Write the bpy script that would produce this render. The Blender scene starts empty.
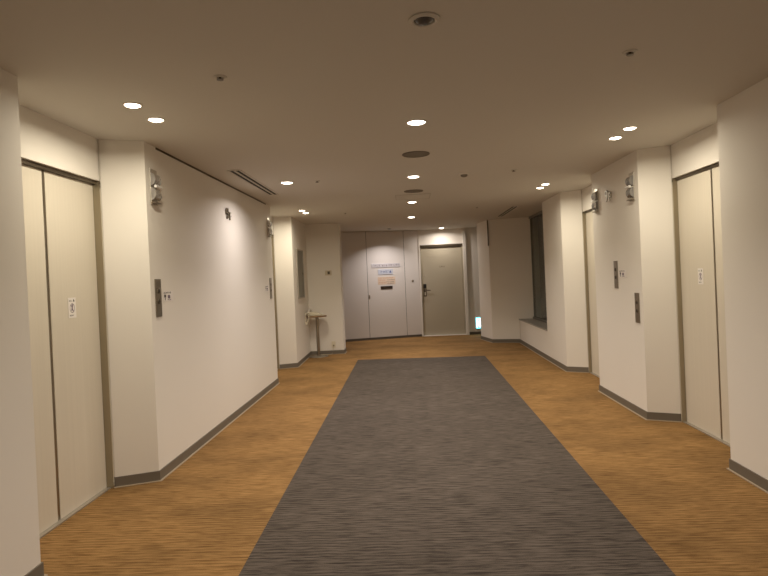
import bpy, bmesh, math, random
from mathutils import Matrix, Vector
random.seed(7)
C = bpy.context.scene.collection
PI = math.pi
H = 2.39            # ceiling height
LX, RX = -1.812, 2.064

# ------------------------------------------------------------------ materials
def mat(name, col, rough=.6, metal=0., bump=0., bscale=300., var=0., vscale=6., emit=None, estr=0., trans=0., alpha=1., aniso=None):
    m = bpy.data.materials.new(name); m.use_nodes = True
    nt = m.node_tree; b = nt.nodes['Principled BSDF']
    b.inputs['Base Color'].default_value = (*col, 1)
    b.inputs['Roughness'].default_value = rough
    b.inputs['Metallic'].default_value = metal
    if trans: b.inputs['Transmission Weight'].default_value = trans
    if emit:
        b.inputs['Emission Color'].default_value = (*emit, 1); b.inputs['Emission Strength'].default_value = estr
    tc = nt.nodes.new('ShaderNodeTexCoord')
    if var:
        n = nt.nodes.new('ShaderNodeTexNoise'); n.inputs['Scale'].default_value = vscale; n.inputs['Detail'].default_value = 5
        mp = nt.nodes.new('ShaderNodeMapping')
        if aniso: mp.inputs['Scale'].default_value = aniso
        nt.links.new(tc.outputs['Object'], mp.inputs['Vector']); nt.links.new(mp.outputs[0], n.inputs['Vector'])
        r = nt.nodes.new('ShaderNodeMapRange'); r.inputs['From Min'].default_value = .3; r.inputs['From Max'].default_value = .7
        r.inputs['To Min'].default_value = 1 - var; r.inputs['To Max'].default_value = 1 + var
        mx = nt.nodes.new('ShaderNodeVectorMath'); mx.operation = 'SCALE'; mx.inputs[0].default_value = col
        nt.links.new(n.outputs['Fac'], r.inputs['Value']); nt.links.new(r.outputs[0], mx.inputs['Scale'])
        nt.links.new(mx.outputs[0], b.inputs['Base Color'])
    if bump:
        n = nt.nodes.new('ShaderNodeTexNoise'); n.inputs['Scale'].default_value = bscale; n.inputs['Detail'].default_value = 3
        nt.links.new(tc.outputs['Object'], n.inputs['Vector'])
        bp = nt.nodes.new('ShaderNodeBump'); bp.inputs['Strength'].default_value = bump; bp.inputs['Distance'].default_value = .002
        nt.links.new(n.outputs['Fac'], bp.inputs['Height']); nt.links.new(bp.outputs[0], b.inputs['Normal'])
    return m

def carpet(name, col, dark, patch):
    """ribbed loop carpet: irregular ribs running across the corridor"""
    m = bpy.data.materials.new(name); m.use_nodes = True
    nt = m.node_tree; b = nt.nodes['Principled BSDF']; N = nt.nodes.new; L = nt.links.new
    b.inputs['Roughness'].default_value = .95; b.inputs['Specular IOR Level'].default_value = .15
    tc = N('ShaderNodeTexCoord')
    def noise(scale, sc, det=3):
        mp = N('ShaderNodeMapping'); mp.inputs['Scale'].default_value = sc; L(tc.outputs['Object'], mp.inputs['Vector'])
        n = N('ShaderNodeTexNoise'); n.inputs['Scale'].default_value = scale; n.inputs['Detail'].default_value = det
        L(mp.outputs[0], n.inputs['Vector']); return n.outputs['Fac']
    rib = noise(1, (6, 95, 1), 2)
    fine = noise(1, (14, 210, 1), 2)
    loops = noise(1, (260, 260, 1), 1)
    big = noise(1, (1.3, 2.1, 1), 4)
    def math_(op, a, c, v=None):
        n = N('ShaderNodeMath'); n.operation = op
        for i, x in enumerate((a, c)):
            if isinstance(x, (int, float)): n.inputs[i].default_value = x
            else: L(x, n.inputs[i])
        return n.outputs[0]
    wv = N('ShaderNodeTexWave'); wv.bands_direction = 'Y'; wv.inputs['Scale'].default_value = 2*PI/.030/20; wv.inputs['Distortion'].default_value = .6
    wv.inputs['Detail'].default_value = 1; wv.inputs['Detail Scale'].default_value = 3; L(tc.outputs['Object'], wv.inputs['Vector'])
    wave = math_('ADD', .5, math_('MULTIPLY', math_('SUBTRACT', wv.outputs['Fac'], .5), .20))
    s = math_('ADD', math_('ADD', math_('MULTIPLY', rib, .35), math_('MULTIPLY', wave, .25)), math_('ADD', math_('MULTIPLY', fine, .25), math_('MULTIPLY', loops, .15)))
    r = N('ShaderNodeMapRange'); r.inputs['From Min'].default_value = .43; r.inputs['From Max'].default_value = .56; L(s, r.inputs['Value'])
    mix = N('ShaderNodeMix'); mix.data_type = 'RGBA'; mix.inputs['A'].default_value = (*dark, 1); mix.inputs['B'].default_value = (*col, 1)
    L(r.outputs[0], mix.inputs['Factor'])
    r2 = N('ShaderNodeMapRange'); r2.inputs['From Min'].default_value = .35; r2.inputs['From Max'].default_value = .6
    r2.inputs['To Min'].default_value = 1 - patch; r2.inputs['To Max'].default_value = 1.0; L(big, r2.inputs['Value'])
    sc = N('ShaderNodeVectorMath'); sc.operation = 'SCALE'; L(mix.outputs['Result'], sc.inputs[0]); L(r2.outputs[0], sc.inputs['Scale'])
    L(sc.outputs[0], b.inputs['Base Color'])
    bp = N('ShaderNodeBump'); bp.inputs['Strength'].default_value = .6; bp.inputs['Distance'].default_value = .004
    L(s, bp.inputs['Height']); L(bp.outputs[0], b.inputs['Normal'])
    return m

M = dict(
    wall=mat('wallpaper_off_white', (.80, .755, .69), .75, bump=.35, bscale=260),
    ceil=mat('ceiling_paint', (.66, .63, .58), .9, bump=.15, bscale=180),
    panel=mat('lilac_white_panel', (.72, .68, .65), .55),
    leaf=mat('elevator_door_laminate', (.67, .61, .51), .42, var=.02, vscale=1, aniso=(60, 60, .6)),
    steel=mat('brushed_steel', (.36, .32, .26), .33, 1., var=.08, vscale=1, aniso=(2, 2, 300)),
    jamb=mat('satin_bronze_jamb', (.40, .35, .26), .4, .85),
    dsteel=mat('dark_bronze_steel', (.13, .105, .075), .38, .8),
    chrome=mat('polished_chrome', (.75, .73, .7), .12, 1.),
    base=mat('taupe_vinyl_baseboard', (.16, .135, .105), .55),
    dbase=mat('dark_brown_baseboard', (.11, .088, .068), .6),
    bead=mat('cream_carpet_edging', (.40, .32, .23), .6),
    ochre=carpet('ochre_ribbed_carpet', (.375, .216, .085), (.17, .088, .027), .28),
    grey=carpet('taupe_grey_ribbed_carpet', (.138, .112, .092), (.040, .031, .025), .12),
    door=mat('khaki_painted_door', (.45, .40, .305), .5),
    white=mat('white_plastic', (.78, .74, .68), .45),
    cream=mat('cream_plastic', (.72, .66, .52), .4),
    black=mat('black_plastic', (.012, .012, .012), .35),
    slot=mat('dark_slot', (.015, .013, .011), .8),
    grille=mat('painted_speaker_grille', (.2, .175, .145), .7, bump=.6, bscale=500),
    lens=mat('lit_warm_lens', (.9, .85, .75), .4, emit=(1, .86, .64), estr=14.),
    lens2=mat('lit_neutral_lens', (.9, .87, .8), .4, emit=(1, .88, .72), estr=12.),
    dead=mat('unlit_lens', (.09, .085, .085), .15),
    acrylic=mat('smoked_acrylic', (.78, .74, .7), .12, trans=.7),
    sticker=mat('white_sticker', (.85, .8, .76), .4),
    ink=mat('purple_grey_ink', (.2, .15, .2), .6),
    dink=mat('dark_ink', (.05, .045, .045), .6),
    glintwhite=mat('painted_bright_reflection', (.95, .94, .92), .4),  # near-white colour stands in for bright reflections on polished metal
    silver=mat('silver_sign_plate', (.64, .62, .65), .35, .15),
    bluesign=mat('pale_blue_sign', (.55, .58, .66), .4),
    blueink=mat('blue_ink', (.08, .12, .3), .6),
    orange=mat('beige_orange_notice', (.72, .58, .46), .6),
    redink=mat('red_orange_ink', (.62, .33, .2), .6),
    darksign=mat('dark_brown_sign', (.035, .022, .015), .4),
    wood=mat('wood_table_edge', (.25, .14, .06), .45, var=.15, vscale=12),
    ttop=mat('cream_table_top', (.62, .54, .4), .35),
    grpanel=mat('grey_green_panel', (.15, .145, .11), .35),
    alu=mat('aluminium_frame', (.5, .46, .4), .4, .7),
    wframe=mat('grey_window_frame', (.2, .19, .165), .4, .3),
    sill=mat('grey_sill_board', (.33, .3, .26), .35),
    exit=mat('lit_turquoise_face', (.3, .8, .9), .4, emit=(.12, .72, .85), estr=3.2),
    exitw=mat('lit_white_figure', (.8, .9, .9), .4, emit=(.75, 1, 1), estr=5.0),
)
g = bpy.data.materials.new('window_glass'); g.use_nodes = True
b = g.node_tree.nodes['Principled BSDF']; b.inputs['Transmission Weight'].default_value = 1; b.inputs['Roughness'].default_value = .02
b.inputs['Base Color'].default_value = (.5, .56, .5, 1); b.inputs['IOR'].default_value = 1.22
M['glass'] = g

# ------------------------------------------------------------------ mesh helpers
def box(bm, x0, x1, y0, y1, z0, z1, rot=None):
    vs = [bm.verts.new((x, y, z)) for z in (z0, z1) for x, y in ((x0, y0), (x1, y0), (x1, y1), (x0, y1))]
    for f in ((3, 2, 1, 0), (4, 5, 6, 7), (0, 1, 5, 4), (1, 2, 6, 5), (2, 3, 7, 6), (3, 0, 4, 7)):
        bm.faces.new([vs[i] for i in f])
    if rot: bmesh.ops.rotate(bm, verts=vs, cent=((x0+x1)/2, (y0+y1)/2, (z0+z1)/2), matrix=Matrix.Rotation(rot, 3, 'Y'))
    return vs
def prism(bm, pts, z0, z1):
    lo = [bm.verts.new((x, y, z0)) for x, y in pts]; hi = [bm.verts.new((x, y, z1)) for x, y in pts]
    bm.faces.new(lo); bm.faces.new(hi); n = len(pts)
    for i in range(n): bm.faces.new((lo[i], lo[(i+1) % n], hi[(i+1) % n], hi[i]))
def lathe(bm, prof, c=(0, 0, 0), axis='Z', n=32):
    """prof: (radius, height) pairs; closes on the axis where radius is 0"""
    rings = []
    def P(r, a, t):
        if axis == 'Z': return (c[0]+r*math.cos(a), c[1]+r*math.sin(a), c[2]+t)
        if axis == 'Y': return (c[0]+r*math.cos(a), c[1]+t, c[2]+r*math.sin(a))
        return (c[0]+t, c[1]+r*math.cos(a), c[2]+r*math.sin(a))
    for r, t in prof:
        rings.append([bm.verts.new(P(0, 0, t))] if r == 0 else [bm.verts.new(P(r, 2*PI*i/n, t)) for i in range(n)])
    for a, b_ in zip(rings, rings[1:]):
        for i in range(n):
            j = (i+1) % n
            if len(a) == 1 and len(b_) == 1: continue
            if len(a) == 1: bm.faces.new((a[0], b_[i], b_[j]))
            elif len(b_) == 1: bm.faces.new((a[i], a[j], b_[0]))
            else: bm.faces.new((a[i], a[j], b_[j], b_[i]))
def tube(bm, pts, r, n=8):
    pts = [Vector(p) for p in pts]; prev = None
    for k, p in enumerate(pts):
        d = (pts[min(k+1, len(pts)-1)] - pts[max(k-1, 0)]).normalized()
        up = Vector((0, 0, 1)) if abs(d.z) < .9 else Vector((1, 0, 0))
        s = d.cross(up).normalized(); t = s.cross(d)
        ring = [bm.verts.new(p + r*(math.cos(2*PI*i/n)*s + math.sin(2*PI*i/n)*t)) for i in range(n)]
        if prev:
            for i in range(n): bm.faces.new((prev[i], prev[(i+1) % n], ring[(i+1) % n], ring[i]))
        else: bm.faces.new(ring)
        prev = ring
    bm.faces.new(prev)
def strip(bm, pts, h, t, side, z0=0):
    """a ribbon of height h and thickness t along a polyline; side=+1 puts it on the left of the direction of travel"""
    P = [Vector((x, y)) for x, y in pts]; off = []
    for i, p in enumerate(P):
        ns = []
        if i: d = (P[i]-P[i-1]).normalized(); ns.append(Vector((-d.y, d.x)))
        if i < len(P)-1: d = (P[i+1]-P[i]).normalized(); ns.append(Vector((-d.y, d.x)))
        nn = sum(ns, Vector((0, 0))).normalized(); k = 1/max(.4, nn.dot(ns[0]))
        off.append(p + nn*k*t*side)
    prism_pts = [tuple(p) for p in P] + [tuple(p) for p in reversed(off)]
    prism(bm, prism_pts, z0, z0+h)
def obj(name, bm, m, parent=None, smooth=False, bevel=0, loc=None, label=None):
    bmesh.ops.recalc_face_normals(bm, faces=bm.faces)
    me = bpy.data.meshes.new(name); bm.to_mesh(me); bm.free(); me.materials.append(M[m])
    if smooth:
        for p in me.polygons: p.use_smooth = True
        me.set_sharp_from_angle(angle=math.radians(35))
    o = bpy.data.objects.new(name, me); C.objects.link(o)
    if parent: o.parent = parent
    if loc: o.location = loc
    if bevel:
        md = o.modifiers.new('bevel', 'BEVEL'); md.width = bevel; md.segments = 2; md.limit_method = 'ANGLE'
    if label: o['label'] = label
    return o
def struct(name, bm, m, parent=None, **k):
    o = obj(name, bm, m, parent, **k)
    if not parent: o['kind'] = 'structure'
    return o
def empty(name, loc, rz=0):
    o = bpy.data.objects.new(name, None); C.objects.link(o); o.location = loc; o.rotation_euler = (0, 0, rz)
    o.empty_display_size = .05; return o
def tag(o, label, cat, group=None):
    o['label'] = label; o['category'] = cat
    if group: o['group'] = group
    return o
def thing(name, label, cat, loc, rz=0, group=None): return tag(empty(name, loc, rz), label, cat, group)
def dup(o, loc, rz, label, group=None):
    r = o.copy(); C.objects.link(r); r.location = loc; r.rotation_euler = (0, 0, rz); r['label'] = label
    if group: r['group'] = group
    def rec(src, dst):
        for ch in src.children:
            c = ch.copy(); C.objects.link(c); c.parent = dst; rec(ch, c)
    rec(o, r); return r
B = bmesh.new
LEFT, RIGHT = PI/2, -PI/2       # wall frames: local x runs to the viewer's right, local -y points out of the wall

# ------------------------------------------------------------------ floor, ceiling, walls
bm = B(); box(bm, -3.4, 2.5, -2.6, 13.4, -.1, 0); struct('floor', bm, 'ochre')
bm = B(); box(bm, -3.4, 2.5, -2.6, 13.4, H, H+.12); struct('ceiling', bm, 'ceil')
bm = B(); prism(bm, [(-.845, -2.4), (1.108, -2.4), (1.110, 2.5), (1.204, 9.50), (-.899, 9.59), (-.848, 2.5)], 0, .004)
tag(obj('carpet_runner', bm, 'grey'), 'long taupe grey ribbed carpet runner down the middle of the ochre floor', 'carpet')

lw = [(-3.4, -2.5), (LX, -2.5), (LX, 2.665), (-2.08, 2.76), (-2.2, 2.76), (-2.2, 3.858), (-2.08, 3.858), (LX, 3.971),
      (LX, 7.667), (-2.08, 7.765), (-2.2, 7.765), (-2.2, 8.925), (-2.08, 8.925), (LX, 9.035), (-1.84, 10.45),
      (-1.23, 10.48), (-1.23, 10.78), (-3.4, 10.78)]
bm = B(); prism(bm, lw, 0, H)
for y0, y1 in ((2.76, 3.858), (7.765, 8.925)): box(bm, -2.2, -2.078, y0, y1, 2.105, H)
struct('wall_left', bm, 'wall')
rw = [(2.5, -2.5), (RX, -2.5), (RX, 3.86), (2.31, 3.93), (2.45, 3.93), (2.45, 5.065), (2.31, 5.065), (RX, 5.177), (RX, 6.441),
      (2.31, 6.51), (2.45, 6.51), (2.45, 7.615), (2.31, 7.615), (RX, 7.75), (2.07, 8.8), (2.5, 8.8)]
bm = B(); prism(bm, list(reversed(rw)), 0, H)
for y0, y1 in ((3.93, 5.065), (6.51, 7.615)): box(bm, 2.308, 2.45, y0, y1, 2.105, H)
prism(bm, [(2.07, 8.8), (2.09, 11.1), (2.5, 11.05), (2.5, 8.8)], 0, .44)
prism(bm, [(1.59, 11.25), (2.36, 11.03), (2.5, 11.03), (2.5, 11.95), (1.455, 11.95)], 0, H)
struct('wall_right', bm, 'wall')
# back wall: an angled panelled stretch on the left, the guest-room door, a straight stretch on the right
dirv = Vector((1.74, .514)).normalized(); nrm = Vector((dirv.y, -dirv.x)); BC = Vector((.282, 12.961))
bm = B(); a = BC + nrm*-.03
lf = BC - dirv*3.84
prism(bm, [(lf.x, lf.y+.03), (BC.x-.012, BC.y+.03), (.27, 13.06), (1.25, 13.06), (1.25, 12.95), (2.5, 12.95), (2.5, 13.4), (-3.4, 13.4)], 0, H)
box(bm, .27, 1.25, 12.975, 13.06, 2.05, H)
struct('wall_back', bm, 'wall')
bm = B(); box(bm, -3.4, 2.5, -2.62, -2.5, 0, H); struct('wall_front', bm, 'wall')
bm = B(); box(bm, -3.46, -3.4, -2.6, 13.4, 0, H); struct('wall_side', bm, 'wall')
bm = B(); box(bm, 1.25, 1.315, 12.885, 12.95, 0, H); struct('trim_1', bm, 'wall', bevel=.003)
bm = B(); box(bm, .255, .292, 12.935, 13.0, 0, H); struct('trim_2', bm, 'wall', bevel=.003)

# baseboards
LB = [[(LX, -2.5), (LX, 2.665), (-2.08, 2.76)], [(-2.08, 3.862), (LX, 3.971), (LX, 7.667), (-2.08, 7.765)],
      [(-2.08, 8.93), (LX, 9.035), (-1.84, 10.45), (-1.23, 10.48), (-1.23, 10.78)]]
RB = [[(RX, -2.5), (RX, 3.86), (2.31, 3.93)], [(2.31, 5.07), (RX, 5.177), (RX, 6.441), (2.31, 6.51)],
      [(2.31, 7.62), (RX, 7.75), (2.07, 8.8), (2.09, 11.106), (1.59, 11.25), (1.455, 11.95)]]
bm = B(); [strip(bm, p, .07, .009, -1) for p in LB]; struct('baseboard_left', bm, 'base')
bm = B(); [strip(bm, p, .07, .009, 1) for p in RB]; struct('baseboard_right', bm, 'base')
bm = B(); [strip(bm, p, .005, .022, -1) for p in LB]; struct('trim_3', bm, 'bead')
bm = B(); [strip(bm, p, .005, .022, 1) for p in RB]; struct('trim_4', bm, 'bead')
bm = B(); strip(bm, [(1.315, 12.95), (2.5, 12.95)], .06, .009, -1); strip(bm, [(lf.x, lf.y), tuple(BC-dirv*.02)], .05, .012, -1)
struct('baseboard_back', bm, 'dbase')
# dark shutter slot along the top of the left wall
bm = B(); box(bm, LX, LX+.004, 4.16, 7.42, H-.016, H-.001); struct('trim_5', bm, 'dsteel')
# upright guide rails of the smoke screen, left and right
t = tag(obj('guide_rail', (lambda b_: (box(b_, -1.245, -1.225, 10.455, 10.478, 1.885, H-.002), b_)[1])(B()), 'white'),
        'short white upright guide rail at the corner behind the round table, running to the ceiling', 'rail')
t = tag(obj('guide_rail', (lambda b_: (box(b_, 1.57, 1.588, 11.215, 11.25, 1.885, H-.002), b_)[1])(B()), 'dsteel'),
        'short dark upright guide rail on the wall corner right of the khaki door', 'rail')

# ------------------------------------------------------------------ back panels and storage door
def bw(u): return BC - dirv*u      # u: distance to the left of the corner
ang = math.atan2(dirv.y, dirv.x)
def panel(name, u0, u1, root=None):
    c = bw((u0+u1)/2); w = (u0-u1)/2
    bm = B(); box(bm, -w+.004, w-.004, 0, .02, .05, H-.006)
    if root: return obj(name, bm, 'panel', root, bevel=.002), w
    o = struct(name, bm, 'panel', bevel=.002); o.location = (c.x, c.y, 0); o.rotation_euler = (0, 0, ang); return o, w
uA, uB = (BC - Vector((-.07, 12.857))).length, (BC - Vector((-.893, 12.614))).length
panel('wall_back_panel_right', uA, .0)
panel('wall_back_panel_middle', uB+.72, uB)
panel('wall_back_panel_left', uB+1.55, uB+.72)
dc = bw((uA+uB)/2)
d6 = empty('door_6', (dc.x, dc.y, 0), ang); d6['kind'] = 'structure'; d6['label'] = 'flush off-white service door carrying four signs'
_, dw = panel('door_leaf', uB, uA, d6)
bm = B(); box(bm, -dw+.012, -dw+.04, -.006, 0, .9, .99); obj('handle', bm, 'steel', d6, bevel=.002)
bm = B(); lathe(bm, [(0, -.02), (.009, -.018), (.009, 0)], (-dw+.026, 0, .945), 'Y', 12); obj('thumb_turn', bm, 'dsteel', d6)
# dark joints behind the panels
bm = B(); c = bw(1.0); 
for u in (uA, uB, uB+.72): box(bm, -u-.004, -u+.004, .006, .018, .05, H-.006)
o = struct('trim_6', bm, 'slot'); o.location = (BC.x, BC.y, 0); o.rotation_euler = (0, 0, ang)

def glyphs(bm, x0, z0, n, s, y, gap=.25, seed=1):
    """a row of small unreadable characters, each of a few thin strokes"""
    rnd = random.Random(seed)
    for i in range(n):
        x = x0 + i*s*(1+gap)
        for k in range(3):
            if rnd.random() < .55:
                z = z0 + s*(.1+.4*k); box(bm, x, x+s*rnd.uniform(.7, 1), y-.0006, y, z, z+s*.14)
        for k in range(2):
            if rnd.random() < .8:
                xx = x + s*(.15+.5*k); box(bm, xx, xx+s*.14, y-.0006, y, z0, z0+s)
def wall_sign(name, label, cat, u_c, z0, z1, w, m, th=.008, face=None):
    """u_c is measured from the door centre"""
    p = dc + dirv*u_c + nrm*.0008
    t = thing(name, label, cat, (p.x, p.y, z0), ang)
    bm = B(); box(bm, -w/2, w/2, -th, 0, 0, z1-z0); obj('plate', bm, m, t, bevel=.0015)
    return t, w, z1-z0, -th
def uc(x): # door-local coordinate of world x on the angled wall
    return (x - dc.x)/dirv.x
t, w, h_, y = wall_sign('door_sign', 'long narrow silver sign, topmost on the flush white service door', 'sign', (uc(-.80)+uc(-.165))/2, 1.585, 1.672, .655, 'silver')
for x0, n_, sd in ((-.29, 4, 2), (-.09, 3, 3), (.06, 6, 4)): bm = B(); glyphs(bm, x0, .026, n_, .034, y, seed=sd); obj('lettering', bm, 'ink', t)
t, w, h_, y = wall_sign('door_sign', 'small pale blue sign with dark blue characters under the long silver one', 'sign', (uc(-.665)+uc(-.33))/2, 1.43, 1.545, .34, 'bluesign')
bm = B(); glyphs(bm, -.145, .04, 5, .04, y, .15, seed=5)
obj('lettering', bm, 'blueink', t); bm = B()
v = [bm.verts.new(p) for p in ((.08, y-.0006, .035), (.14, y-.0006, .035), (.11, y-.0006, .085))]; bm.faces.new(v)
obj('triangle_mark', bm, 'blueink', t)
t, w, h_, y = wall_sign('notice', 'beige and orange paper notice with lines of text on the service door', 'notice', (uc(-.69)+uc(-.27))/2, 1.205, 1.375, .40, 'orange', .002)
for x0, z0, n_, sz, sd, m_ in ((-.185, .135, 12, .022, 6, 'redink'), (-.185, .085, 4, .03, 7, 'redink'), (-.185, .03, 5, .03, 8, 'redink'),
                           (.02, .09, 7, .019, 9, 'dink'), (0, .05, 8, .017, 10, 'dink'), (.02, .015, 7, .017, 11, 'dink')):
    bm = B(); glyphs(bm, x0, z0, n_, sz, y, seed=sd); obj('text_line', bm, m_, t)
t, w, h_, y = wall_sign('door_sign', 'dark brown strip sign, lowest on the flush white service door', 'sign', (uc(-.615)+uc(-.355))/2, 1.105, 1.17, .27, 'darksign')
p = bw(.19) + nrm*.001
t = thing('wall_button', 'small round metal wall button between the service door and the khaki door', 'button', (p.x, p.y, 1.258), ang)
bm = B(); lathe(bm, [(0, -.004), (.027, -.004), (.027, 0), (0, 0)], (0, 0, 0), 'Y', 24); obj('plate', bm, 'alu', t)
bm = B(); lathe(bm, [(0, -.012), (.011, -.01), (.013, -.004)], (0, 0, 0), 'Y', 20); obj('button', bm, 'dsteel', t)

# ------------------------------------------------------------------ guest-room door
d5 = empty('door_5', (.76, 13.0, 0)); d5['kind'] = 'structure'; d5['label'] = 'khaki painted guest-room door with a lever handle'
bm = B(); box(bm, -.462, .462, 0, .045, .012, 1.985); obj('door_leaf', bm, 'door', d5, bevel=.003)
bm = B(); box(bm, -.488, .488, -.03, .045, 1.992, 2.05); obj('lintel', bm, 'dsteel', d5)
bm = B(); box(bm, -.488, -.466, -.02, .045, 0, 1.992); obj('jamb', bm, 'door', d5)
bm = B(); box(bm, .466, .488, -.02, .045, 0, 1.992); obj('jamb', bm, 'door', d5)
bm = B(); box(bm, -.488, .488, -.05, .045, 0, .012); obj('threshold', bm, 'glintwhite', d5)  # white colour imitates the bright reflection along the threshold
bm = B(); box(bm, -.425, -.36, -.02, 0, 1.075, 1.175); obj('card_reader', bm, 'black', d5, bevel=.006)
lk = B(); box(lk, -.425, -.355, -.008, 0, .895, 1.06); lk = obj('lock_plate', lk, 'dsteel', d5, bevel=.004)
bm = B(); tube(bm, [(-.39, -.008, 1.035), (-.39, -.05, 1.035), (-.37, -.058, 1.034), (-.27, -.058, 1.03)], .012, 12); obj('lever_handle', bm, 'dsteel', lk, smooth=True)
bm = B(); box(bm, -.405, -.375, -.013, -.008, .92, .99); obj('cylinder_cover', bm, 'door', lk)
bm = B(); lathe(bm, [(0, -.006), (.014, -.006), (.016, 0)], (-.39, 0, 1.365), 'Y', 16); obj('indicator', bm, 'alu', d5)
bm = B(); glyphs(bm, -.045, 1.535, 3, .032, 0, .3, seed=21); obj('room_number', bm, 'dsteel', d5)
# floor-level exit guide light
t = thing('exit_guide_light', 'glowing turquoise and white exit guide light low on the back wall', 'light', (1.595, 12.948, .12))
bm = B(); box(bm, -.14, .14, -.03, 0, 0, .27); obj('housing', bm, 'white', t, bevel=.004)
bm = B(); box(bm, -.125, .125, -.034, -.03, .015, .255); obj('lit_panel', bm, 'exit', t)
bm = B(); y = -.036   # running figure heading through a doorway, and an arrow
def slab(pts): 
    a = [bm.verts.new((x, y, z)) for x, z in pts]; c_ = [bm.verts.new((x, y+.002, z)) for x, z in pts]
    bm.faces.new(a); bm.faces.new(c_)
    for i in range(len(a)): bm.faces.new((a[i], a[(i+1) % len(a)], c_[(i+1) % len(a)], c_[i]))
slab([(-.11, .235), (-.11, .035), (-.095, .035), (-.095, .22), (-.02, .22), (-.02, .235)])
slab([(-.075, .165), (-.05, .18), (-.03, .165), (-.02, .13), (.005, .12), (.0, .108), (-.03, .115), (-.04, .1), (-.02, .075), (-.035, .04), (-.05, .042), (-.04, .075), (-.06, .09), (-.085, .06), (-.09, .07), (-.066, .115), (-.06, .15)])
lathe(bm, [(0, -.002), (.014, -.002), (.014, 0)], (-.042, y+.002, .197), 'Y', 14)
slab([(.02, .13), (.06, .175), (.06, .145), (.11, .145), (.11, .115), (.06, .115), (.06, .085)])
obj('pictogram', bm, 'exitw', t)

# ------------------------------------------------------------------ elevator entrances
def elevator(n, loc, rz, hw, hd, label):
    """local: x along the wall, -y into the hall; hd = depth of the leaves behind the header face"""
    r = empty('door_%d' % n, loc, rz); r['kind'] = 'structure'; r['label'] = label
    for a, c_ in ((-hw, -.013), (.014, hw)):
        bm = B(); box(bm, a, c_, 0, .03, .008, 2.082); obj('door_leaf', bm, 'leaf', r, bevel=.002)
    bm = B(); box(bm, -.013, .014, .004, .03, .008, 2.082); obj('leaf_edge_strip', bm, 'steel', r)
    bm = B(); box(bm, -hw-.002, hw+.002, -hd+.022, .03, 2.082, 2.105); obj('lintel', bm, 'dsteel', r)
    for s in (-1, 1):
        x0, x1 = sorted((s*(hw+.001), s*(hw+.013)))
        bm = B(); box(bm, x0, x1, -hd-.003, .05, 0, 2.105); obj('jamb', bm, 'jamb', r)
        bm = B(); box(bm, x0, x1, -hd-.009, -hd-.003, 0, H-.001); obj('edge_strip', bm, 'chrome', r)
    bm = B(); box(bm, -hw, hw, -.03, .03, 0, .008); obj('threshold', bm, 'alu', r)
    return r
elevator(1, (-2.123, 3.309, 0), LEFT, .535, .045, 'near elevator entrance on the left with two cream leaves')
elevator(2, (-2.123, 8.345, 0), LEFT, .562, .045, 'far elevator entrance on the left behind the long wall')
elevator(3, (2.343, 4.4975, 0), RIGHT, .553, .035, 'near elevator entrance on the right with two cream leaves')
elevator(4, (2.343, 7.0625, 0), RIGHT, .538, .035, 'far elevator entrance on the right, mostly hidden by its pier')

def door_sticker(label, loc, rz):
    t = thing('elevator_sticker', label, 'sticker', loc, rz)
    w, h_ = .082, .128
    bm = B(); box(bm, -w/2, w/2, -.001, 0, 0, h_); obj('backing', bm, 'sticker', t)
    bm = B(); n = 32
    for i in range(n):
        a0, a1 = 2*PI*i/n, 2*PI*(i+1)/n
        bm.faces.new([bm.verts.new((rr*math.cos(a)*.85, -.0014, .062+rr*math.sin(a))) for rr, a in ((.03, a0), (.03, a1), (.0255, a1), (.0255, a0))])
    box(bm, -.003, .003, -.0014, -.001, .036, .088, rot=-.55)
    obj('prohibition_mark', bm, 'ink', t)
    bm = B(); box(bm, -.008, .004, -.0014, -.001, .045, .075, rot=.25); lathe(bm, [(0, -.0004), (.006, -.0004), (.006, 0)], (.004, -.001, .08), 'Y', 12); obj('figure', bm, 'ink', t)
    bm = B(); bm.faces.new([bm.verts.new(p) for p in ((.008, -.0014, .103), (.028, -.0014, .103), (.018, -.0014, .12))])
    obj('triangle_mark', bm, 'dink', t)
    bm = B(); glyphs(bm, -.03, .104, 3, .008, -.001, seed=30); obj('lettering', bm, 'dink', t)
    bm = B(); glyphs(bm, -.028, .012, 5, .008, -.001, seed=31); obj('lettering', bm, 'dink', t)
    return t
s = door_sticker('small white prohibition sticker on the near left elevator door', (-2.1215, 3.535, 1.192), LEFT)
dup(s, (2.3415, 4.713, 1.195), RIGHT, 'small white prohibition sticker on the near right elevator door')

# ------------------------------------------------------------------ hall lanterns, call panels, floor numbers
def lantern(label, loc, rz):
    t = thing('hall_lantern', label, 'lantern', loc, rz, 'elevator hall lanterns')
    bm = B(); box(bm, -.055, .055, -.008, 0, 0, .255); obj('back_plate', bm, 'alu', t, bevel=.002)
    for k, (z0, z1) in enumerate(((.135, .225), (.03, .12))):
        bm = B(); n = 14; zc = (z0+z1)/2; rr = (z1-z0)/2     # half-round lens, axis across the plate
        prof = [(-.008 - .034*math.sin(PI*i/n), zc + rr*math.cos(PI*i/n)) for i in range(n+1)]
        A = [bm.verts.new((-.05, y, z)) for y, z in prof]; D = [bm.verts.new((.05, y, z)) for y, z in prof]
        bm.faces.new(A); bm.faces.new(D)
        for i in range(n): bm.faces.new((A[i], A[i+1], D[i+1], D[i]))
        bm.faces.new((A[0], A[-1], D[-1], D[0]))
        obj('lens', bm, 'acrylic', t, smooth=True)
    bm = B(); lathe(bm, [(0, -.05), (.01, -.05), (.01, .05), (0, .05)], (0, -.04, .1275), 'X', 16); obj('middle_band', bm, 'glintwhite', t, smooth=True)  # band coloured white to imitate the highlight on a chrome bar
    bm = B(); box(bm, -.055, .055, -.036, -.008, .008, .016); obj('bottom_rim', bm, 'steel', t, bevel=.002)
    return t
ln = lantern('clear and steel elevator lantern high on the left wall above the near call panel', (LX+.001, 4.085, 1.957), LEFT)
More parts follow.
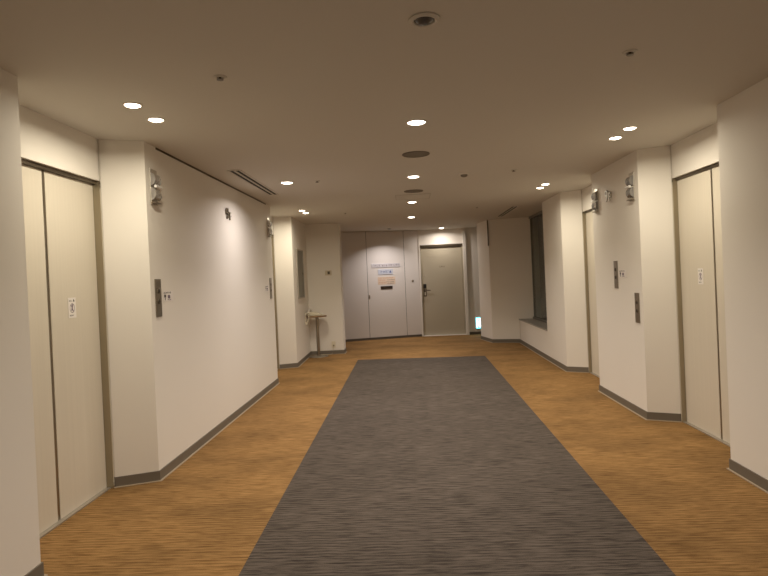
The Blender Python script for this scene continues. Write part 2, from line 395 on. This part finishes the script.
dup(ln, (LX+.001, 7.50, 1.957), LEFT, 'elevator lantern at the far end of the long left wall')
dup(ln, (RX-.001, 5.31, 1.957), RIGHT, 'elevator lantern on the right wall, nearer of the two beside the floor number')
dup(ln, (RX-.001, 6.29, 1.957), RIGHT, 'elevator lantern at the far edge of the right wall, farther of its two')

def call_panel(label, loc, rz, h_=.272, w=.095):
    t = thing('call_panel', label, 'call panel', loc, rz, 'elevator call panels')
    bm = B(); box(bm, -w/2, w/2, -.006, 0, 0, h_); obj('face_plate', bm, 'steel', t, bevel=.0015)
    for z in (h_*.68, h_*.40):
        bm = B(); lathe(bm, [(0, -.004), (.016, -.004), (.018, 0)], (0, -.006, z), 'Y', 24); k = obj('button', bm, 'dsteel', t)
        bm = B(); lathe(bm, [(0, -.001), (.007, -.001), (.007, 0)], (0, -.010, z), 'Y', 12); obj('button_mark', bm, 'black', k)
    return t
cp = call_panel('steel elevator call panel on the left wall next to the near elevator', (LX+.001, 4.083, 1.149), LEFT)
dup(cp, (LX+.001, 7.49, 1.149), LEFT, 'steel elevator call panel at the far end of the long left wall')
dup(cp, (RX-.001, 5.80, 1.153), RIGHT, 'upper steel elevator call panel in the middle of the right wall')
dup(cp, (RX-.001, 5.298, .85), RIGHT, 'lower steel elevator call panel near the edge of the right wall')

def info_sticker(label, loc, rz):
    t = thing('info_sticker', label, 'sticker', loc, rz, 'small information stickers beside call panels')
    bm = B(); box(bm, -.09, .09, -.001, 0, 0, .075); obj('backing', bm, 'sticker', t)
    bm = B(); glyphs(bm, -.08, .056, 8, .013, -.001, seed=41); box(bm, -.075, -.045, -.0016, -.001, .03, .05); box(bm, -.065, -.055, -.0016, -.001, .008, .03)
    obj('dark_print', bm, 'dink', t)
    bm = B(); box(bm, -.01, .03, -.0016, -.001, .02, .045); glyphs(bm, -.02, .006, 6, .009, -.001, seed=42); obj('grey_print', bm, 'ink', t)
    return t
st = info_sticker('small white information sticker right of the near left call panel', (LX+.001, 4.262, 1.255), LEFT)
dup(st, (LX+.001, 7.30, 1.25), LEFT, 'small white information sticker beside the far left call panel')
dup(st, (RX-.001, 5.625, 1.26), RIGHT, 'small white information sticker right of the upper call panel on the right wall')

def char_mesh(ch, size, depth, off=0.):
    cu = bpy.data.curves.new('c', 'FONT'); cu.body = ch; cu.size = size; cu.extrude = depth/2; cu.bevel_depth = .0008; cu.offset = off
    o = bpy.data.objects.new('c', cu); C.objects.link(o); bpy.context.view_layer.update()
    me = bpy.data.meshes.new_from_object(o.evaluated_get(bpy.context.evaluated_depsgraph_get()))
    bpy.data.objects.remove(o); me.transform(Matrix.Rotation(PI/2, 4, 'X')); return me
def floor_number(label, loc, rz, m):
    t = thing('floor_number', label, 'number', loc, rz)
    for ch, nm, sz, off, z in (('9', 'numeral', .165, -.085, .0), ('F', 'letter', .12, .018, -.004)):
        me = char_mesh(ch, sz, .008, -.0018); me.materials.append(M[m]); me.name = nm
        o = bpy.data.objects.new(nm, me); C.objects.link(o); o.parent = t; o.location = (off, -.024, z)
        if m == 'steel': o.location.y = -.014
        me2 = char_mesh(ch, sz*1.0, .004, .0); me2.materials.append(M['dsteel']); me2.name = nm + '_painted_shadow'  # dark copy behind each face imitates its shadow on the wall
        o2 = bpy.data.objects.new(nm + '_painted_shadow', me2); C.objects.link(o2); o2.parent = o; o2.location = (0, .0065, 0)
        pins = B(); 
        lathe(pins, [(.002, 0), (.002, .0095 if m != 'steel' else .009)], (off+sz*.1 if ch == 'F' else off+sz*.28, -.010, z+sz*(.3 if ch == 'F' else .62)), 'Y', 8)
        obj('pin', pins, 'steel', o, loc=(-off, .024, -z))
    return t
floor_number('metal 9F floor number with a dark reflection put into its colour, high in the light patch of the left wall', (LX+.001, 5.80, 2.022), LEFT, 'steel')  # darker steel imitates dark surroundings mirrored in the metal
floor_number('polished metal 9F floor number between the lanterns of the right wall', (RX-.001, 5.88, 2.03), RIGHT, 'glintwhite')  # white face paints in the lamp reflection on the metal

# ------------------------------------------------------------------ window
wn = empty('window_1', (2.30, 9.9, .46)); wn['kind'] = 'structure'; wn['label'] = 'tall dark night window with a grey sill on the right'
bm = B(); prism(bm, [(2.06-2.30, 8.805-9.9), (2.075-2.30, 11.10-9.9), (2.5-2.30, 11.0-9.9), (2.5-2.30, 8.805-9.9)], -.02, .0); obj('window_sill', bm, 'sill', wn, bevel=.003)
bm = B(); box(bm, .06, .066, -1.08, 1.1, .03, H-.46-.03); obj('pane', bm, 'glass', wn)
bm = B()
box(bm, .03, .10, -1.09, 1.12, 0, .035); box(bm, .03, .10, -1.09, 1.12, H-.46-.04, H-.461); box(bm, .03, .10, -1.09, -1.05, .03, H-.5)
box(bm, .05, .10, 1.09, 1.12, .03, H-.5); obj('window_frame', bm, 'wframe', wn, bevel=.002)

# ------------------------------------------------------------------ left far corner: panel, thermostat, outlet, table, telephone
ax = math.atan2(1.415, -.028)      # direction of the slightly turned wall stretch
def lfar(y, off=.001): return -1.812 - (y-9.035)*.028/1.415 + off
t = thing('wall_cabinet', 'tall grey green framed panel on the left wall before the round table', 'panel', (lfar(9.65), 9.65, 1.07), ax)
bm = B(); box(bm, -.285, .285, -.012, 0, .012, .812); obj('door_panel', bm, 'grpanel', t)
bm = B()
for x0, x1, z0, z1 in ((-.31, -.285, 0, .825), (.285, .31, 0, .825), (-.285, .285, 0, .02), (-.285, .285, .805, .825)): box(bm, x0, x1, -.02, 0, z0, z1)
obj('frame', bm, 'alu', t, bevel=.001)
bm = B(); box(bm, .2, .265, -.017, -.012, .4, .44); obj('latch', bm, 'dsteel', t)
ay = math.atan2(.03, .61)
t = thing('thermostat', 'small square wall controller on the wall above the round table', 'controller', (-1.455, 10.468, 1.445), ay)
bm = B(); box(bm, -.06, .06, -.01, 0, 0, .09); obj('plate', bm, 'ttop', t, bevel=.003)
bm = B(); box(bm, -.012, .03, -.022, -.01, .02, .072); obj('display', bm, 'dsteel', t, bevel=.002)
t = thing('wall_outlet', 'small outlet plate low on the wall right of the round table', 'outlet', (-1.415, 10.47, .12), ay)
bm = B(); box(bm, -.036, .036, -.007, 0, 0, .115); obj('plate', bm, 'cream', t, bevel=.002)
bm = B(); box(bm, -.012, .012, -.009, -.007, .025, .05); obj('socket', bm, 'dsteel', t)

TX, TY = -1.655, 10.20
t = thing('pedestal_table', 'small round pedestal table with chrome column and disc base in the left corner', 'table', (TX, TY, 0))
bm = B(); lathe(bm, [(0, .724), (.163, .724), (.17, .73), (.17, .74), (0, .74)], n=48); obj('table_top', bm, 'ttop', t, smooth=True)
bm = B(); lathe(bm, [(.165, .712), (.172, .712), (.1725, .738), (.1705, .738), (.17, .724), (0, .724), (0, .712), (.165, .712)], n=48); obj('table_edge', bm, 'wood', t, smooth=True)
bm = B(); lathe(bm, [(0, .012), (.0275, .012), (.0275, .70), (.07, .706), (.07, .7118), (0, .7118)], n=32); obj('column', bm, 'steel', t, smooth=True)
bm = B(); lathe(bm, [(0, 0), (.17, 0), (.175, .004), (.173, .009), (.06, .016), (.032, .03), (0, .03)], n=48); obj('base', bm, 'steel', t, smooth=True)
t = thing('telephone', 'cream telephone with its cord looping over the edge of the round table', 'telephone', (TX-.035, TY-.01, .7405), 0)
t.scale = (1.2, 1.1, 1.45)
bm = B()
pts = [(-.11, 0), (.10, 0), (.10, .018), (-.02, .045), (-.11, .04)]
A = [bm.verts.new((x, -.07, z)) for x, z in pts]; D = [bm.verts.new((x, .075, z)) for x, z in pts]
bm.faces.new(A); bm.faces.new(D)
for i in range(5): bm.faces.new((A[i], A[(i+1) % 5], D[(i+1) % 5], D[i]))
obj('body', bm, 'cream', t, bevel=.008)
bm = B(); tube(bm, [(-.075, -.085, .05), (-.075, -.05, .066), (-.075, 0, .07), (-.075, .05, .066), (-.075, .09, .05)], .016, 12); obj('handset', bm, 'white', t, smooth=True)
bm = B()
for i in range(4):
    for j in range(3): box(bm, .0+j*.028-.006, .0+j*.028+.012, -.05+i*.027, -.05+i*.027+.016, .028-j*.0095, .042-j*.0095)
obj('keypad', bm, 'cream', t)
bm = B(); coil = []
path = [(-.088, -.075, .03), (-.112, -.128, .03), (-.122, -.150, .0), (-.118, -.160, -.06), (-.098, -.168, -.1), (-.078, -.172, -.06), (-.066, -.172, .0), (-.064, -.155, .03), (-.062, -.085, .04)]
for k in range(len(path)-1):
    p0, p1 = Vector(path[k]), Vector(path[k+1])
    for i in range(24):
        a = (k*24+i)*1.05; q = p0.lerp(p1, i/24)
        coil.append((q.x + .006*math.cos(a), q.y + .003*math.sin(a), q.z + .005*math.sin(a)))
tube(bm, coil, .0055, 6); obj('coiled_cord', bm, 'cream', t, smooth=True)
t = thing('telephone_cable', 'thin pale cable running from the outlet down to the floor behind the round table', 'cable', (-1.42, 10.455, 0))
bm = B(); tube(bm, [(.005, -.002, .157), (.005, -.014, .13), (.0, -.02, .08), (-.02, -.03, .01), (-.1, -.035, .006), (-.2, -.04, .006), (-.25, -.045, .006)], .003, 6); obj('cable', bm, 'ttop', t, smooth=True)

# ------------------------------------------------------------------ ceiling fixtures
def lamp(parent, col, power, size, blend, rad, tilt=None):
    ld = bpy.data.lights.new('downlight_lamp', 'AREA'); ld.color = col; ld.energy = power/4
    ld.shape = 'DISK'; ld.size = 2*rad; ld.spread = math.radians(size)
    o = bpy.data.objects.new('downlight_lamp', ld); C.objects.link(o); o.parent = parent; o.location = (0, 0, -.02)
    if tilt: o.rotation_euler = tilt
    return o
def downlight(label, x, y, r, m, col, power, size, blend=.8, tilt=None, group=None):
    t = thing('downlight', label, 'ceiling light', (x, y, H), 0, group)
    bm = B(); lathe(bm, [(r*1.18, -.0005), (r*1.18, -.004), (r*1.02, -.006), (r, -.003), (r, -.0005), (r*1.18, -.0005)]); obj('trim_ring', bm, 'white', t, smooth=True)
    bm = B(); lathe(bm, [(r*.985, -.001), (r*.985, -.004), (r*.7, -.011), (r*.35, -.0145), (0, -.0155)]); obj('lens', bm, m, t, smooth=True)
    lamp(t, col, power, size, blend, r*.8, tilt)
    return t
WARM, NEUT, WASH = (1, .905, .71), (1, .90, .80), (1, .91, .86)
PW = 1.0
cg = 'round lights down the centre line of the ceiling'
for y, lab in ((3.86, 'nearest lit round light on the centre line of the ceiling'), (5.955, 'second lit round light on the centre line of the ceiling, between two speakers'),
               (7.99, 'third lit round light on the ceiling centre line, just beyond the access hatch'), (10.0, 'farthest lit round light on the centre line of the ceiling')):
    downlight(lab, .1, y, .058, 'lens2', NEUT, (38 if y > 9 else 78)*PW, (100 if y > 9 else 138), 1., group=cg)
for y in (1.3, -.8):
    downlight('round ceiling light on the centre line behind the camera', .1, y, .058, 'lens2', NEUT, 74*PW, 144, 1., group=cg)
downlight('small round light in front of the khaki door', .768, 12.6, .055, 'lens2', NEUT, 34*PW, 165, .9)
downlight('single round light washing the left wall above its floor number', -1.212, 5.926, .055, 'lens2', WASH, 52*PW, 156, .9)
downlight('small recessed light with its shaded hollow painted black in the ceiling before the service door', -.36, 12.16, .045, 'slot', WASH, 46*PW, 128, .8)  # unseen lamp, read from the door's glow; black lens paints the recess shade
pg = 'paired lights before the elevators'
for x, y, lab in ((-1.5, 3.17, 'nearer of the paired lights before the near left elevator'), (-1.5, 3.47, 'farther of the paired lights before the near left elevator'),
                  (-1.5, 8.32, 'nearer of the paired lights before the far left elevator'), (-1.5, 8.62, 'farther of the paired lights before the far left elevator'),
                  (1.69, 4.35, 'nearer of the paired lights before the near right elevator'), (1.69, 4.645, 'farther of the paired lights before the near right elevator'),
                  (1.68, 6.93, 'nearer of the paired lights before the far right elevator'), (1.68, 7.205, 'farther of the paired lights before the far right elevator')):
    downlight(lab, x, y, .043, 'lens', WARM, 31*PW, 170, .7, group=pg)

for y, lab in ((4.868, 'round ceiling speaker grille between the first and second centre lights'), (6.963, 'round ceiling speaker grille between the second and third centre lights')):
    t = thing('ceiling_speaker', lab, 'speaker', (.11, y, H))
    bm = B(); lathe(bm, [(.117, -.0005), (.117, -.006), (.105, -.008), (.104, -.004), (.104, -.0005), (.117, -.0005)], n=40); obj('rim', bm, 'grille', t, smooth=True)
    bm = B(); lathe(bm, [(.104, -.0015), (.104, -.004), (0, -.0055)], n=40); obj('grille', bm, 'grille', t, smooth=True)
t = thing('recessed_sensor', 'unlit round recessed fixture with a dark lens at the top of the ceiling view', 'sensor', (.109, 2.321, H))
bm = B(); lathe(bm, [(.062, -.0005), (.062, -.006), (.05, -.012), (.043, -.010), (.041, -.003), (.041, -.0005), (.062, -.0005)], n=40); obj('rim', bm, 'ceil', t, smooth=True)
bm = B(); lathe(bm, [(.041, -.001), (.04, -.005), (.03, -.014), (.015, -.02), (0, -.0215)], n=32); obj('lens', bm, 'dead', t, smooth=True)
t = thing('smoke_detector', 'small domed smoke detector right of the centre lights', 'detector', (.617, 5.93, H))
bm = B(); lathe(bm, [(.056, -.0005), (.056, -.01), (.05, -.014), (0, -.014)]); obj('base', bm, 'white', t, smooth=True)
bm = B(); lathe(bm, [(.036, -.014), (.034, -.028), (.02, -.036), (0, -.037)]); obj('sensing_head', bm, 'grille', t, smooth=True)
sp0 = None
for x, y, lab in ((-.888, 2.824, 'small ceiling sprinkler nearest on the left half of the ceiling'), (1.109, 2.815, 'small ceiling sprinkler nearest on the right half of the ceiling'),
                  (-.899, 5.928, 'small ceiling sprinkler right of the single wall-washing light'), (1.112, 5.876, 'small ceiling sprinkler right of the smoke detector'),
                  (-.93, 8.9, 'farthest small ceiling sprinkler on the left half'), (1.112, 8.97, 'farthest small ceiling sprinkler on the right half')):
    if sp0: dup(sp0, (x, y, H), 0, lab); continue
    sp0 = t = thing('sprinkler', lab, 'sprinkler', (x, y, H), 0, 'ceiling sprinklers')
    bm = B(); lathe(bm, [(.034, -.0005), (.034, -.003), (.027, -.006), (.016, -.006), (.016, -.0005), (.034, -.0005)], n=24); obj('escutcheon', bm, 'ceil', t, smooth=True)
    bm = B(); lathe(bm, [(.006, -.001), (.006, -.012), (.017, -.013), (.017, -.0155), (0, -.016)], n=16); obj('head', bm, 'dsteel', t, smooth=True)
# access hatch
t = thing('access_hatch', 'square access hatch outlined in the ceiling between the speaker and the third light', 'hatch', (.105, 7.47, H))
bm = B(); a, c_ = .225, .215
for x0, x1, y0, y1 in ((-a, a, -a, -c_), (-a, a, c_, a), (-a, -c_, -c_, c_), (c_, a, -c_, c_)): box(bm, x0, x1, y0, y1, -.004, -.0005)
obj('frame', bm, 'alu', t)
bm = B(); box(bm, -c_+.004, c_-.004, -c_+.004, c_-.004, -.003, -.0005); obj('panel', bm, 'ceil', t)
# slot vents
vt = None
for x, y0, y1, lab in ((-1.53, 5.14, 6.69, 'long double slot air vent in the ceiling beside the left wall'), (1.725, 9.10, 10.66, 'long double slot air vent in the ceiling before the window')):
    if vt: dup(vt, (x, (y0+y1)/2, H), 0, lab); continue
    vt = t = thing('slot_vent', lab, 'vent', (x, (y0+y1)/2, H), 0, 'slot vents'); l = (y1-y0)/2
    bm = B(); box(bm, -.05, .05, -l, l, -.002, -.0005); obj('backing', bm, 'slot', t)
    bm = B(); box(bm, -.062, -.045, -l, l, -.007, -.0005); box(bm, .045, .062, -l, l, -.007, -.0005)
    box(bm, -.045, .045, -l-.008, -l+.006, -.007, -.0005); box(bm, -.045, .045, l-.006, l+.008, -.007, -.0005); obj('frame', bm, 'ceil', t)
    bm = B(); box(bm, -.009, .009, -l+.006, l-.006, -.007, -.002); obj('centre_bar', bm, 'ceil', t)

# ------------------------------------------------------------------ night outside, camera, view
w = bpy.data.worlds.new('night'); bpy.context.scene.world = w; w.use_nodes = True
w.node_tree.nodes['Background'].inputs[0].default_value = (.004, .005, .006, 1); w.node_tree.nodes['Background'].inputs[1].default_value = 1
cd = bpy.data.cameras.new('camera'); cam = bpy.data.objects.new('camera', cd); C.objects.link(cam)
r_ = Vector((.9981579, .04192415, -.04385405)); d_ = Vector((-.04352587, -.00870928, -.99901434)); f_ = Vector((-.04226476, .99908284, -.00686845))
mw = Matrix((r_, -d_, -f_)).transposed().to_4x4(); mw.translation = (0, 0, 1.36); cam.matrix_world = mw
cd.sensor_fit = 'HORIZONTAL'; cd.sensor_width = 36; cd.lens = 36*575/768; cd.shift_y = -6.459/768; cd.clip_start = .05
sc = bpy.context.scene; sc.camera = cam
vs = sc.view_settings; vs.view_transform = 'Standard'; vs.look = 'None'; vs.gamma = 1; vs.use_curve_mapping = False; vs.exposure = -.07
